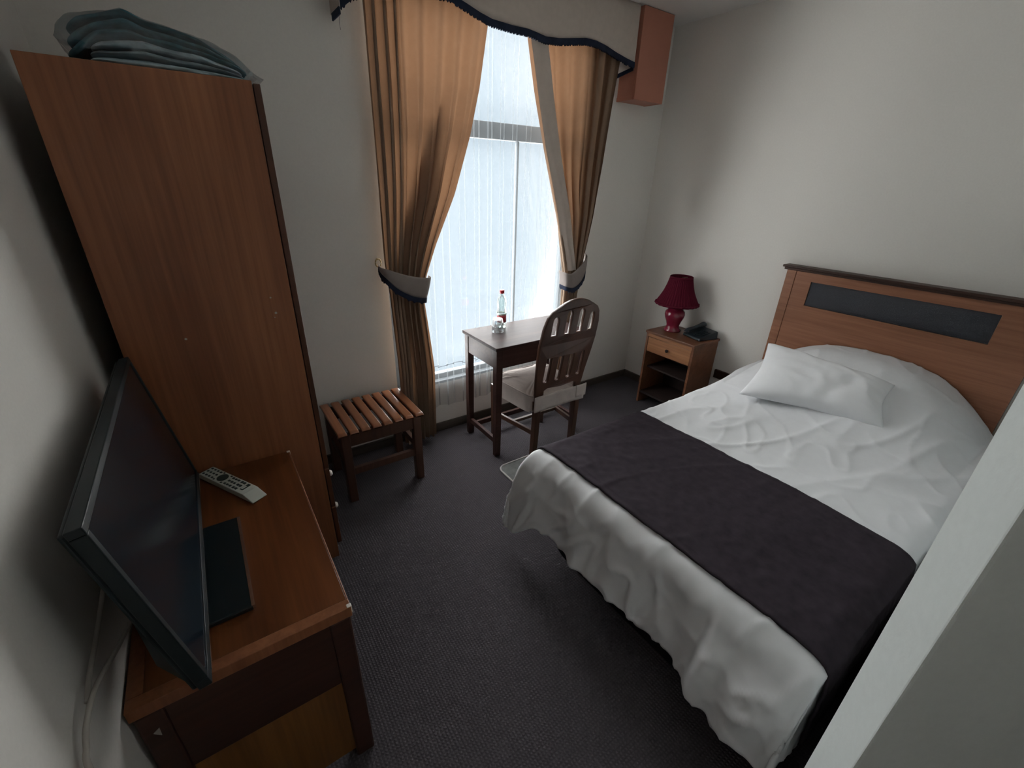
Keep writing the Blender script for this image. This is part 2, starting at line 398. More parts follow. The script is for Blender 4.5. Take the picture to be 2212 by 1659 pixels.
# tiebacks
def tieback(name, top, bot, fringe_bot, label, hook_pt):
    """top / bot polylines in (x,y,z) of equal length"""
    T = catmull(top, 8); B = catmull(bot, 8)
    e = thing(name, hook_pt, label, 'tieback', 'fabric tiebacks of the drapes')
    n = len(T)
    def fn(u, v):
        i = min(n - 1, int(round(u * (n - 1)))); p = T[i].lerp(B[i], v)
        return (p.x, p.y - .006 * math.sin(PI * v), p.z)
    link('band', grid(fn, n, 8), M['band'], parent=e, smooth=True, solid=.004)
    bm = bmesh.new()
    def fr(u, v):
        i = min(n - 1, int(round(u * (n - 1)))); p = B[i]; d = (B[i] - T[i]); d = d.normalized() if d.length > 1e-4 else Vector((0, 0, -1))
        L = .024 + .007 * (nz(u * 60, 3) > 0.1) * 1
        q = p + Vector((0, -.004, 0)) + (d * .5 + Vector((0, 0, -.5))) * L * 1.2 * v
        return (q.x, q.y, q.z + .004)
    link('fringe', grid(fr, n * 1, 3), M['fringe'], parent=e, solid=.006)
    ring = [(hook_pt[0] + .016 * math.cos(a), hook_pt[1] - .018, hook_pt[2] + .022 * math.sin(a)) for a in [2 * PI * k / 16 for k in range(16)]]
    link('hook_ring', tube(ring, .0035, 8, closed=True), M['brass'], parent=e, smooth=True)
    link('hook_pin', tube([(hook_pt[0], 0.0, hook_pt[2] + .02), (hook_pt[0], -.022, hook_pt[2] + .02)], .004, 8), M['brass'], parent=e, smooth=True)
    return e
tieback('curtain_tieback', [(-2.240, -.035, 1.185), (-2.252, -.10, 1.180), (-2.215, -.150, 1.168), (-2.123, -.158, 1.135), (-2.03, -.152, 1.114), (-1.975, -.13, 1.108), (-1.968, -.08, 1.11)],
        [(-2.243, -.035, 1.17), (-2.256, -.10, 1.150), (-2.238, -.15, 1.118), (-2.185, -.160, 1.062), (-2.10, -.158, 1.013), (-2.02, -.145, .992), (-1.995, -.08, .99)], None,
        'grey fabric tieback with dark fringe around the left drape', (-2.236, 0, 1.19))
tieback('curtain_tieback', [(-.700, -.02, 1.165), (-.742, -.12, 1.15), (-.800, -.152, 1.118), (-.845, -.158, 1.084), (-.905, -.156, 1.045), (-.955, -.148, 1.050), (-.965, -.08, 1.06)],
        [(-.700, -.02, 1.14), (-.750, -.12, 1.05), (-.795, -.150, .995), (-.840, -.156, .955), (-.890, -.156, .936), (-.945, -.146, .948), (-.952, -.08, .96)], None,
        'beige fabric tieback around the right drape, behind the chair back', (-.695, 0, 1.155))

# valance with curved fringed edge
VAL = [(-2.33, 2.262), (-2.28, 2.30), (-2.18, 2.345), (-2.08, 2.362), (-1.98, 2.372), (-1.89, 2.382), (-1.813, 2.386), (-1.714, 2.361), (-1.649, 2.343), (-1.578, 2.329), (-1.456, 2.325), (-1.357, 2.327), (-1.301, 2.322), (-1.234, 2.314), (-1.139, 2.321),
       (-1.051, 2.335), (-.939, 2.354), (-.858, 2.354), (-.771, 2.342), (-.684, 2.323), (-.591, 2.307), (-.513, 2.297)]
va = thing('valance', (-1.43, 0, 2.30), 'beige fabric valance with wavy dark blue fringed edge above the drapes', 'valance')
def val_fn(u, v):
    x = -2.33 + u * (2.33 - .513); zb = interp(VAL, x) + .028
    return (x, -.1395 - .003 * nz(u * 8, v * 2), H - .004 - v * (H - .004 - zb))
link('fabric_panel', grid(val_fn, 140, 8), M['valance'], parent=va, smooth=True, solid=.004)
def vfr(u, v):
    x = -2.33 + u * (2.33 - .513); zb = interp(VAL, x)
    L = .030 + .006 * (nz(u * 260, 1) > .0)
    return (x, -.143, zb + .030 - v * L)
link('fringe', grid(vfr, 520, 2), M['fringe'], parent=va, solid=.006)
# returns to the wall
link('left_return', boxes((-2.334, -2.330, -.139, -.001, 2.27, H - .004)), M['valance'], parent=va)
link('left_return_fringe', boxes((-2.336, -2.330, -.139, -.02, 2.245, 2.272)), M['fringe'], parent=va)
link('right_return', hexa([(-.516, -.137, 2.305), (-.513, -.137, 2.305), (-.575, -.03, 2.262), (-.578, -.03, 2.262), (-.516, -.137, 2.40), (-.513, -.137, 2.40), (-.575, -.03, 2.40), (-.578, -.03, 2.40)]), M['lining'], parent=va)
link('right_return_fringe', hexa([(-.516, -.137, 2.286), (-.509, -.137, 2.286), (-.570, -.03, 2.240), (-.578, -.03, 2.240), (-.516, -.137, 2.306), (-.509, -.137, 2.306), (-.570, -.03, 2.262), (-.578, -.03, 2.262)]), M['fringe'], parent=va)
link('loose_thread', tube([(-2.333, -.12, 2.25), (-2.334, -.118, 2.22), (-2.333, -.12, 2.195)], .0008, 5), M['fringe'], parent=va)

# wooden box in the corner above the window
pb = thing('pelmet_box', (-.35, -.068, 2.131), 'orange wooden box fixed below the ceiling in the corner right of the drapes', 'pelmet box')
link('side_board', boxes((-.491, -.475, -.137, -.001, 2.131, H - .003)), M['box_wood'], parent=pb, bev=.002)
link('side_board', boxes((-.222, -.206, -.137, -.001, 2.131, H - .003)), M['box_wood'], parent=pb, bev=.002)
link('front_board', boxes((-.491, -.206, -.153, -.1375, 2.131, H - .003)), M['box_wood'], parent=pb, bev=.002)
link('bottom_board', boxes((-.475, -.222, -.137, -.001, 2.133, 2.149)), M['box_wood'], parent=pb, bev=.001)
link('bottom_lip', boxes((-.496, -.4915, -.137, -.002, 2.131, 2.152)), M['box_wood'], parent=pb, bev=.001)

# ------------------------------------------------------------------ wardrobe
wr = thing('wardrobe', (-3.05, -.41, 0), 'tall reddish brown wooden wardrobe with a bagged blanket on top', 'wardrobe')
link('side_panel', boxes((-3.305, -2.809, -.790, -.772, .0, 1.868)), M['ward'], parent=wr, bev=.0015)
link('side_panel', boxes((-3.305, -2.809, -.048, -.030, .0, 1.868)), M['ward'], parent=wr, bev=.0015)
link('back_panel', boxes((-3.303, -3.295, -.772, -.048, .05, 1.866)), M['ward_dark'], parent=wr)
link('top_panel', boxes((-3.295, -2.809, -.772, -.048, 1.848, 1.866)), M['ward'], parent=wr)
link('bottom_panel', boxes((-3.295, -2.812, -.772, -.048, .06, .08)), M['ward_dark'], parent=wr)
link('plinth', boxes((-2.84, -2.822, -.772, -.048, 0, .06)), M['ward_dark'], parent=wr)
for y0, y1 in ((-.788, -.412), (-.408, -.032)):
    d = link('door', boxes((-2.806, -2.787, y0, y1, .490, 1.862)), M['ward_dark'], parent=wr, bev=.002)
for z0, z1 in ((.285, .482), (.075, .278)):
    d = link('drawer', boxes((-2.806, -2.787, -.788, -.032, z0, z1)), M['ward_dark'], parent=wr, bev=.002)
    for ky in (-.66, -.16):
        zc = .375 if z0 > .2 else .19
        kn = link('knob', lathe([(0, 0), (.006, 0), (.006, .010), (.013, .016), (.014, .023), (.009, .029), (0, .030)], (0, 0, 0), 20), M['cream'], smooth=True, parent=d)
        kn.data.transform(Matrix.Translation(Vector(d['_w']))); kn.data.transform(Matrix.Rotation(PI / 2, 4, 'Y'))
        kn.data.transform(Matrix.Translation(Vector((-2.787, ky, zc)) - Vector(d['_w'])))
for (x, z, w, h) in ((-2.875, 1.235, .006, .006), (-2.868, 1.18, .009, .009), (-2.874, 1.165, .004, .006), (-3.14, 1.13, .008, .004)):
    link('paint_chip', lathe([(0, 0), (w * .35, 0), (w * .5, .0004), (0, .0008)], (0, 0, 0), 7), M['cable'], parent=wr)
    o = col.objects[-1]; o.data.transform(Matrix.Translation(Vector(wr['_w'])))
    o.data.transform(Matrix.Rotation(PI / 2, 4, 'X')); o.data.transform(Matrix.Translation(Vector((x, -.7902, z)) - Vector(wr['_w'])))

# folded blankets in a clear bag on the wardrobe
WT = 1.868
bl = thing('bagged_blanket', (-3.02, -.52, WT), 'teal and pale blue folded blanket in a clear plastic bag on top of the wardrobe', 'blanket')
def top_env(s):   # s 0..1 left to right : total height
    return interp([(0, .085), (.08, .105), (.2, .118), (.34, .135), (.45, .118), (.6, .108), (.75, .095), (.88, .070), (1, .042)], s)
def layer(k, n, x0, x1, y0, y1, seed):
    def fn(u, v):
        # closed ring cross-section in (y,z) swept along x ; v = along x, u = around
        s = .5 - .5 * math.cos(PI * v); x = x0 + (x1 - x0) * s
        endf = max(.0, 1 - abs(2 * s - 1) ** 16) ** .5
        h = top_env(s); zb = WT + .003 + h * k / n; zt = WT + .003 + h * (k + 1) / n
        if k >= 3: q = sm(s / .2); zb = zb * q + (WT + .004 + h * (k - 3) / 3) * (1 - q); zt = zt * q + (WT + .004 + h * (k - 2) / 3) * (1 - q)
        zc, hz = (zb + zt) / 2, (zt - zb) / 2 * 1.05
        hy = (.75 + .25 * endf) * (y1 - y0) / 2 * (.96 + .04 * nz(k * 3.1, s * 3, seed)); yc = (y0 + y1) / 2
        a = 2 * PI * u
        cy_, sz_ = math.cos(a), math.sin(a)
        yy = yc + hy * math.copysign(abs(cy_) ** .35, cy_) * (.985 + .015 * endf)
        zz = zc + hz * endf * math.copysign(abs(sz_) ** .7, sz_) + .004 * nz(s * 5, a, seed + k) * (k > 0)
        yy += .006 * nz(s * 8, a * 2, seed + k * 2)
        return (x, yy, max(zz, WT + .001))
    return fn
for k in range(6):
    nm, mt = ('lower_blanket', M['lightblue']) if k < 3 else ('upper_blanket', M['teal'])
    x0, x1 = (-3.170 + .004 * k, -2.812 - .004 * k) if k < 3 else (-3.212 + .006 * (k - 3), -2.806 - .008 * (k - 3))
    link(nm, grid(layer(k, 6, x0, x1, -.752 + .004 * k, -.36, k * 7), 72, 60, True), mt, parent=bl, smooth=True)
def bag(u, v):
    s = v; x = -3.222 + (3.222 - 2.770) * s
    h = (top_env(min(1, s * 1.04)) + .004) * (1 if s < .86 else 1 - .62 * sm((s - .86) / .14))
    endf = max(0, 1 - abs(2 * s - 1) ** 14) ** .5
    a = 2 * PI * u; c_, s_ = math.cos(a), math.sin(a)
    y = -.552 + (.205) * math.copysign(abs(c_) ** .35, c_) + .005 * nz(s * 12, a * 3, 4)
    z = WT + .002 + (h / 2) * (1 + math.copysign(abs(s_) ** .7, s_) * endf) + .003 * nz(s * 14, a * 4, 8)
    return (x, y, max(z, WT + .0005))
link('plastic_bag', grid(bag, 80, 60, True), M['plastic'], parent=bl, smooth=True)

# ------------------------------------------------------------------ low desk by the left wall
DX0, DX1, DY0, DY1, DH = -3.370, -2.921, -1.637, -.797, .630
dk = thing('television_desk', ((DX0 + DX1) / 2, (DY0 + DY1) / 2, 0), 'low reddish brown wooden desk against the left wall, under the television', 'desk')
link('desk_top', boxes((DX0 + .03, DX1 - .004, DY0 + .03, DY1 - .004, DH - .03, DH)), M['desk_top'], parent=dk, bev=.001)
link('top_edge', boxes((DX0, DX1, DY0, DY0 + .03, DH - .032, DH + .0005), (DX1 - .004, DX1, DY0 + .03, DY1, DH - .032, DH + .0005), (DX0, DX0 + .03, DY0 + .03, DY1, DH - .032, DH + .0005)), M['ward'], parent=dk, bev=.0015)
for x0 in (DX0 + .004, DX1 - .056):
    for y0 in (DY0 + .002, DY1 - .056):
        link('leg', boxes((x0, x0 + .052, y0, y0 + .052, 0, DH - .032)), M['desk_dark'], parent=dk, bev=.006)
link('apron', boxes((DX0 + .056, DX1 - .056, DY0 + .006, DY0 + .028, .362, DH - .032)), M['desk_dark'], parent=dk, bev=.002)
link('apron', boxes((DX1 - .03, DX1 - .010, DY0 + .055, DY1 - .056, .47, DH - .032)), M['desk_dark'], parent=dk, bev=.002)
link('side_panel', boxes((DX0 + .056, DX1 - .056, DY0 + .014, DY0 + .026, .03, .362)), M['desk_panel'], parent=dk)
link('side_panel', boxes((DX0 + .056, DX1 - .056, DY1 - .036, DY1 - .024, .03, DH - .032)), M['desk_panel'], parent=dk)
link('shelf', boxes((DX0 + .05, DX1 - .02, DY0 + .03, DY1 - .04, .25, .268)), M['desk_dark'], parent=dk)
for yy in (DY0 + .001, DY1 - .013):
    link('corner_cap', boxes((DX1 - .010, DX1 + .002, yy, yy + .012, DH - .022, DH + .002)), M['cream'], parent=dk, bev=.002)
link('paint_chip', hexa([(-3.345, DY0 + .0005, .536), (-3.334, DY0 + .0005, .520), (-3.334, DY0 + .004, .520), (-3.345, DY0 + .004, .536), (-3.344, DY0 + .0005, .537), (-3.333, DY0 + .0005, .545), (-3.333, DY0 + .004, .545), (-3.344, DY0 + .004, .537)]), M['cable'], parent=dk)

# ------------------------------------------------------------------ television
TVC = Vector((-3.210, -1.2895, .640))
tv = thing('television', (TVC.x, TVC.y, .631), 'dark flat screen television on its stand on the low desk', 'television')
TILT = Matrix.Translation(Vector((TVC.x, TVC.y, .68))) @ Matrix.Rotation(math.radians(-9), 4, 'Y')
def tvp(me): me.transform(TILT); return me
W2, HT = .4145, .452
def rpart(name, bx, mat, parent=tv, **k):
    me = boxes(*bx); tvp(me); return link(name, me, mat, parent=parent, **k)
rpart('bezel', [(-.024, 0, -W2, W2, 0, .022), (-.024, 0, -W2, W2, HT - .016, HT), (-.024, 0, -W2, -W2 + .016, .022, HT - .016), (-.024, 0, W2 - .016, W2, .022, HT - .016)], M['black'], bev=.002)
rpart('screen', [(-.022, -.0025, -W2 + .0155, W2 - .0155, .0215, HT - .0155)], M['screen'])
rpart('bezel_trim', [(-.001, .0022, -W2 + .03, W2 - .004, .004, .0085)], M['chrome'])
rpart('back_cover', [(-.034, -.024, -W2 + .004, W2 - .004, .004, HT - .004)], M['black'], bev=.004)
me = hexa([(-.085, -.33, .03), (-.085, .33, .03), (-.034, .40, .01), (-.034, -.40, .01), (-.066, -.28, .30), (-.066, .28, .30), (-.034, .36, .36), (-.034, -.36, .36)]); tvp(me)
link('back_housing', me, M['black'], parent=tv, bev=.004)
link('stand_neck', hexa([(-3.285, -1.37, .648), (-3.215, -1.37, .648), (-3.215, -1.21, .648), (-3.285, -1.21, .648), (-3.275, -1.36, .76), (-3.245, -1.36, .76), (-3.245, -1.22, .76), (-3.275, -1.22, .76)]), M['black'], parent=tv, bev=.004)
st = link('stand_base', boxes((-3.325, -3.124, -1.515, -1.135, .6315, .645)), M['black'], parent=tv, bev=.003)
link('base_trim', boxes((-3.127, -3.1195, -1.513, -1.137, .633, .6458)), M['chrome'], parent=st)

# remote control
rm = thing('remote_control', (-3.115, -.935, .631), 'pale grey remote control lying on the low desk beside the television', 'remote control')
ra = math.atan2(-1.07 + .80, -3.045 + 3.195)   # long axis
RM = Matrix.Translation(Vector((-3.125, -.937, .631))) @ Matrix.Rotation(ra, 4, 'Z')
LH, WH = .145, .026
prof = [(-LH, .002), (-LH + .004, .0), (LH - .05, .0), (LH - .002, .0), (LH, .004), (LH - .045, .021), (-LH + .01, .021), (-LH, .018)]
bm = bmesh.new()
va0 = [bm.verts.new((x, -WH, z)) for x, z in prof]; va1 = [bm.verts.new((x, WH, z)) for x, z in prof]
bm.faces.new(va0); bm.faces.new(va1[::-1])
for i in range(len(prof)): bm.faces.new([va0[i], va0[(i + 1) % 8], va1[(i + 1) % 8], va1[i]])
bmesh.ops.recalc_face_normals(bm, faces=bm.faces)
me = bpy.data.meshes.new('m'); bm.to_mesh(me); bm.free(); me.transform(RM)
link('casing', me, M['remote'], parent=rm, bev=.0025)
def rbtn(x, y, w, h, mat=None, nm='button', z=.021):
    me = boxes((x - w / 2, x + w / 2, y - h / 2, y + h / 2, z, z + .0016)); me.transform(RM); return link(nm, me, mat or M['button'], parent=rm, bev=.0007)
for i, x in enumerate([-.128, -.112, -.096, -.080]):
    for y in (-.016, 0, .016): rbtn(x, y, .0085, .007)
me = lathe([(0, 0), (.0185, 0), (.0185, .0018), (0, .0022)], (-.046, 0, .021), 24); me.transform(RM); link('dial_button', me, M['button'], parent=rm)
for y in (-.019, .019):
    rbtn(-.066, y, .007, .006); rbtn(-.026, y, .007, .006)
for x in (-.010, .004, .018):
    for y in (-.016, 0, .016): rbtn(x, y, .0095, .0075)
for x in (.036, .049):
    for y in (-.016, 0, .016): rbtn(x, y, .010, .009)
rbtn(.070, .004, .013, .032, M['button'], 'power_button'); rbtn(.070, -.001, .008, .018, M['remote'], 'power_label', .0222)

# white cable by the left wall
cb = catmull([(-3.328, -1.488, .742), (-3.340, -1.615, .782), (-3.351, -1.715, .815), (-3.357, -1.775, .810), (-3.360, -1.800, .790), (-3.361, -1.820, .765), (-3.364, -1.832, .60), (-3.365, -1.832, .30), (-3.365, -1.832, .008)], 8)
c1 = thing('power_cable', (-3.365, -1.832, .003), 'white power cable hanging behind the television along the left wall', 'cable')
link('cord', tube(cb, .0045, 10), M['cable'], parent=c1, smooth=True)
cb2 = catmull([(-3.362, -1.40, .832), (-3.363, -1.50, .818), (-3.364, -1.60, .811), (-3.364, -1.68, .811), (-3.360, -1.735, .812)], 8)
link('branch_cord', tube(cb2, .0045, 10), M['cable'], parent=c1, smooth=True)
link('plug', tube([(-3.329, -1.492, .743), (-3.322, -1.468, .728)], .007, 12), M['cable'], parent=c1, smooth=True)

# ------------------------------------------------------------------ slatted stool
SX0, SX1, SY0, SY1, SZ = -2.672, -2.208, -.462, -.062, .440
so = thing('luggage_stool', ((SX0 + SX1) / 2, (SY0 + SY1) / 2, 0), 'low wooden stool with slatted top between the wardrobe and the left drape', 'stool')
pit = (SX1 - SX0 - .046) / 7
for i in range(8):
    x0 = SX0 + i * pit
    def sl(u, v, x0=x0):
        a = 2 * PI * u; s = v; y = SY0 + (SY1 - SY0) * s
        e = min(1, (1 - abs(2 * s - 1)) * 14); e = math.sin(e * PI / 2) if e < 1 else 1
        c_, s_ = math.cos(a), math.sin(a)
        return (x0 + .023 + .0228 * math.copysign(abs(c_) ** .35, c_), y, SZ - .010 + .0098 * (.35 + .65 * e) * math.copysign(abs(s_) ** .5, s_) - (1 - e) * .005)
    me = grid(sl, 24, 40, True)
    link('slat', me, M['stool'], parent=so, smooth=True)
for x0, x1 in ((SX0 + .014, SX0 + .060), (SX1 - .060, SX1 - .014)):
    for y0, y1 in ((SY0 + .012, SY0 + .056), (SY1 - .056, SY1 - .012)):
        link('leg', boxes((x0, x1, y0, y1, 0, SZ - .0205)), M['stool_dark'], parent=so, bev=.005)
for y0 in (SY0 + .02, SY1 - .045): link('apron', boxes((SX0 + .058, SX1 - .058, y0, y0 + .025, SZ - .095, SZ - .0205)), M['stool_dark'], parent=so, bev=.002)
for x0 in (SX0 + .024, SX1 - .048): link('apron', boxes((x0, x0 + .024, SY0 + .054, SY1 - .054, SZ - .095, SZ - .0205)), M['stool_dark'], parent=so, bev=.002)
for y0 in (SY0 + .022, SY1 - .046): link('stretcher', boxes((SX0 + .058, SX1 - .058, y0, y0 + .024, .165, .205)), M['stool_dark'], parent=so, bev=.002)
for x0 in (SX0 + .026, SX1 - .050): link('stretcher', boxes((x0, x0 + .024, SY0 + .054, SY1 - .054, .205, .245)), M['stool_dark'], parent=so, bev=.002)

# ------------------------------------------------------------------ writing table
TX0, TX1, TY0, TY1, TH = -1.765, -1.052, -.512, -.135, .750
TY1 = -.105
tb = thing('writing_table', ((TX0 + TX1) / 2, (TY0 + TY1) / 2, 0), 'small dark reddish wooden table in front of the window', 'table')
link('table_top', boxes((TX0, TX1, TY0, TY1, TH - .020, TH)), M['table_top'], parent=tb, bev=.003)
for x0, x1 in ((TX0 + .010, TX0 + .055), (TX1 - .055, TX1 - .010)):
    for y0, y1 in ((TY0 + .010, TY0 + .055), (TY1 - .055, TY1 - .010)):
        link('leg', hexa([(x0 + .004, y0 + .004, 0), (x1 - .004, y0 + .004, 0), (x1 - .004, y1 - .004, 0), (x0 + .004, y1 - .004, 0), (x0, y0, TH - .0205), (x1, y0, TH - .0205), (x1, y1, TH - .0205), (x0, y1, TH - .0205)]), M['table'], parent=tb, bev=.003)
for y0 in (TY0 + .014, TY1 - .034): link('apron', boxes((TX0 + .054, TX1 - .054, y0, y0 + .020, .612, TH - .0205)), M['table'], parent=tb, bev=.002)
for x0 in (TX0 + .014, TX1 - .034): link('apron', boxes((x0, x0 + .020, TY0 + .054, TY1 - .054, .612, TH - .0205)), M['table'], parent=tb, bev=.002)
for x0 in (TX0 + .022, TX1 - .044): link('stretcher', boxes((x0, x0 + .022, TY0 + .054, TY1 - .054, .085, .120)), M['table'], parent=tb, bev=.003)
link('stretcher', boxes((TX0 + .045, TX1 - .045, -.215, -.193, .085, .119)), M['table'], parent=tb, bev=.003)

# bottle
bx_, by_ = -1.508, -.172
bo = thing('water_bottle', (bx_, by_, TH), 'clear plastic water bottle with red cap standing on the writing table', 'bottle')
link('body', lathe([(0, .004), (.012, .002), (.026, .001), (.030, .006), (.031, .03), (.0295, .035), (.0295, .082), (.031, .087), (.031, .096), (.0285, .110), (.026, .128), (.0285, .148), (.030, .165), (.027, .185), (.018, .203), (.0125, .212), (.0125, .224)], (bx_, by_, TH), 32), M['bottle'], parent=bo, smooth=True)
link('label', lathe([(.0303, .036), (.0303, .080)], (bx_, by_, TH), 32), M['label_red'], parent=bo, smooth=True, solid=.0004)
link('label_band', lathe([(.0316, .0865), (.0316, .096)], (bx_, by_, TH), 32), M['label_white'], parent=bo, smooth=True, solid=.0004)
link('cap', lathe([(.0125, .222), (.0155, .2225), (.0155, .242), (.014, .244), (0, .244)], (bx_, by_, TH), 24), M['red'], parent=bo, smooth=True)
# upturned tumbler
gx, gy = -1.585, -.245
tg = tag(link('drinking_glass', lathe([(.0360, .0005), (.0375, .0012), (.0370, .02), (.0350, .05), (.0315, .080), (.0285, .088), (.020, .0895), (0, .0895), (0, .080), (.022, .080), (.029, .075), (.0325, .05), (.0350, .02), (.0350, .0012), (.0360, .0005)], (gx, gy, TH), 40), M['tumbler'], smooth=True), 'clear glass tumbler standing upside down on the writing table', 'glass')

# ------------------------------------------------------------------ chair
ch = thing('dining_chair', (-1.42, -.49, 0), 'dark wooden chair with arched pierced back and beige seat cover, pushed to the writing table', 'chair')
out_pts = [(-1.575, .40), (-1.590, .47), (-1.600, .58), (-1.612, .70), (-1.618, .80), (-1.612, .90), (-1.596, .965), (-1.575, .995), (-1.535, 1.018), (-1.49, 1.041), (-1.45, 1.053), (-1.413, 1.057),
           (-1.375, 1.053), (-1.335, 1.041), (-1.29, 1.018), (-1.25, .995), (-1.229, .965), (-1.213, .90), (-1.207, .80), (-1.213, .70), (-1.228, .58), (-1.242, .47), (-1.255, .40),
           (-1.29, .40), (-1.287, .50), (-1.31, .515), (-1.413, .507), (-1.515, .515), (-1.541, .50), (-1.54, .40)]
def slot(cx, w, z0, z1, lean, arch=True, n=8):
    pts = [(cx - w / 2 - lean, z0), (cx + w / 2 - lean, z0)]
    pts += [(cx + (w / 2) * math.cos(PI * k / n), z1 + (w / 2 if arch else .006) * 1.25 * math.sin(PI * k / n)) for k in range(n + 1)]
    return pts
def slot_low(cx, w, z0, z1, lean, n=8):
    pts = [(cx + w / 2, z1), (cx - w / 2, z1)]
    pts += [(cx - lean + (w / 2) * math.cos(PI + PI * k / n), z0 + w / 2 * math.sin(PI + PI * k / n)) for k in range(n + 1)]
    return pts
holes = []
for i, cxs in enumerate((-1.545, -1.457, -1.369, -1.281)):
    holes.append(slot(cxs, .045, .855, (.945, .975, .975, .945)[i], 0))
    holes.append(slot_low(cxs + (.006, .002, -.002, -.006)[i], .042, .572, .720, (.0, .0, -.0, -.0)[i]))
me = fill_curve(out_pts, holes, .022, .003)
def rake(z): return -.668 - .085 * sm((z - .40) / .70) * 1.0 - .02 * ((z - .4) if z > .4 else 0)
for v in me.vertices:
    cxd = (v.co.x + 1.413) / .2
    v.co.y += rake(v.co.z) + .012 * (cxd * cxd) - .006
link('backrest', me, M['chair'], parent=ch, smooth=False)
for s in (-1, 1):
    xr = -1.413 + s * .158; xf = -1.425 + s * .205
    link('leg', hexa([(xr - .018, -.672, .0065), (xr + .018, -.672, .0065), (xr + .018, -.636, .0065), (xr - .018, -.636, .0065), (xr - .019, -.690, .46), (xr + .019, -.690, .46), (xr + .019, -.652, .46), (xr - .019, -.652, .46)]), M['chair'], parent=ch, bev=.003)
    link('leg', hexa([(xf - .014, -.300, 0), (xf + .014, -.300, 0), (xf + .014, -.272, 0), (xf - .014, -.272, 0), (xf - .020, -.306, .41), (xf + .020, -.306, .41), (xf + .020, -.268, .41), (xf - .020, -.268, .41)]), M['chair'], parent=ch, bev=.003)
    link('stretcher', hexa([(xr - .009, -.640, .185), (xr + .009, -.640, .185), (xf + .009, -.298, .185), (xf - .009, -.298, .185), (xr - .009, -.640, .215), (xr + .009, -.640, .215), (xf + .009, -.298, .215), (xf - .009, -.298, .215)]), M['chair'], parent=ch, bev=.002)
link('stretcher', boxes((-1.60, -1.23, -.47, -.45, .19, .21)), M['chair'], parent=ch, bev=.002)
# fitted seat cover with cushion and hanging band
def seat_r(a, z):
    # superellipse footprint, narrower at the back
    c_, s_ = math.cos(a), math.sin(a)
    x = math.copysign(abs(c_) ** .28, c_); y = math.copysign(abs(s_) ** .28, s_)
    yy = -.468 + y * .208
    w = .226 if y > 0 else .226; w = .186 + (.228 - .186) * (yy + .676) / .416
    return -1.420 + x * w, yy
def seat_fn(u, v):
    a = 2 * PI * u
    if v < .45:
        t = v / .45; x, y = seat_r(a, 0); z = .352 + .11 * t + (.012 if math.sin(a) < -.5 else 0) * (1 - t)
        k = 1.012 - .008 * math.sin(t * PI) + .006 * nz(a * 3, t * 2); return (-1.420 + (x + 1.420) * k, -.468 + (y + .468) * k, z)
    t = (v - .45) / .55; x, y = seat_r(a, 0); k = 1 - t
    z = .462 + .028 * (1 - (1 - t) ** 4) + .004 * nz(x * 20 * k, y * 20 * k, 2) + .0025 * math.sin(a * 24) * (1 - t) ** 2 * (t > 0)
    return (-1.420 + (x + 1.420) * k, -.468 + (y + .468) * k, z)
link('seat_cover', grid(seat_fn, 160, 34, True), M['seat'], parent=ch, smooth=True)
link('seat_piping', tube([(seat_r(2 * PI * k / 80, 0)[0] * 1.0, seat_r(2 * PI * k / 80, 0)[1], .463) for k in range(80)], .0045, 6, closed=True), M['seat'], parent=ch, smooth=True)
link('seat_frame', boxes((-1.595, -1.245, -.66, -.28, .37, .43)), M['chair'], parent=ch)
# band round the back, with overlapping tab at the right
def band(u, v):
    x = -1.612 + .392 * u; y = -.697 - .004 * math.sin(PI * u) + .003 * nz(u * 6, v * 2); return (x, y, .475 - .10 * v + .006 * math.sin(PI * u))
link('back_band', grid(band, 30, 8), M['seat'], parent=ch, smooth=True, solid=.004)
link('band_tab', grid(lambda u, v: (-1.292 + .094 * u, -.703 + .012 * u * u, .482 - .082 * v - .006 * u), 12, 6), M['seat'], parent=ch, smooth=True, solid=.004)

# ------------------------------------------------------------------ nightstand, lamp, phone
NX0, NY0, NY1, NH = -.325, -.842, -.424, .612
ns = thing('nightstand', (-.175, -.633, 0), 'small wooden nightstand with one drawer and open shelves beside the bed', 'nightstand')
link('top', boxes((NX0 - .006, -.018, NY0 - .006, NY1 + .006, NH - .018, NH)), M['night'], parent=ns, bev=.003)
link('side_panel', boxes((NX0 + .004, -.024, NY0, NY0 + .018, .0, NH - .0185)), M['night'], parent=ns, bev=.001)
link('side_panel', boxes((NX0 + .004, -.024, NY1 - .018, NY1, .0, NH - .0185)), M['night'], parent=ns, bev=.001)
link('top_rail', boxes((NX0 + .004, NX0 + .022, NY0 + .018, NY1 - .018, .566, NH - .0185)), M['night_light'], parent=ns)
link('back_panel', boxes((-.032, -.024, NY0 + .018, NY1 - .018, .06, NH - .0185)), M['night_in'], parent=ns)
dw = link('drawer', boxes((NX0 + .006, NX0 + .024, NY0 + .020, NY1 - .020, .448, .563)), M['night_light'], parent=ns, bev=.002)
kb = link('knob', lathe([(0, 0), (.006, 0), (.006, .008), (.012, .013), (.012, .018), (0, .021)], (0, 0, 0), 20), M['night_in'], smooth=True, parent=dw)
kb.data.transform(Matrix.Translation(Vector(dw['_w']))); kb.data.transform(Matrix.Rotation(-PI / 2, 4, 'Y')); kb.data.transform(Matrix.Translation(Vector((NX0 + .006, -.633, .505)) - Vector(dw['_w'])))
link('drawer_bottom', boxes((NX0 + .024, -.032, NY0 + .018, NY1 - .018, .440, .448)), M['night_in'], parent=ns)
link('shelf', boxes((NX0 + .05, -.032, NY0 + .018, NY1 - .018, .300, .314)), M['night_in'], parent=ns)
link('bottom_shelf', boxes((NX0 + .010, -.032, NY0 + .018, NY1 - .018, .085, .101)), M['night_in'], parent=ns)

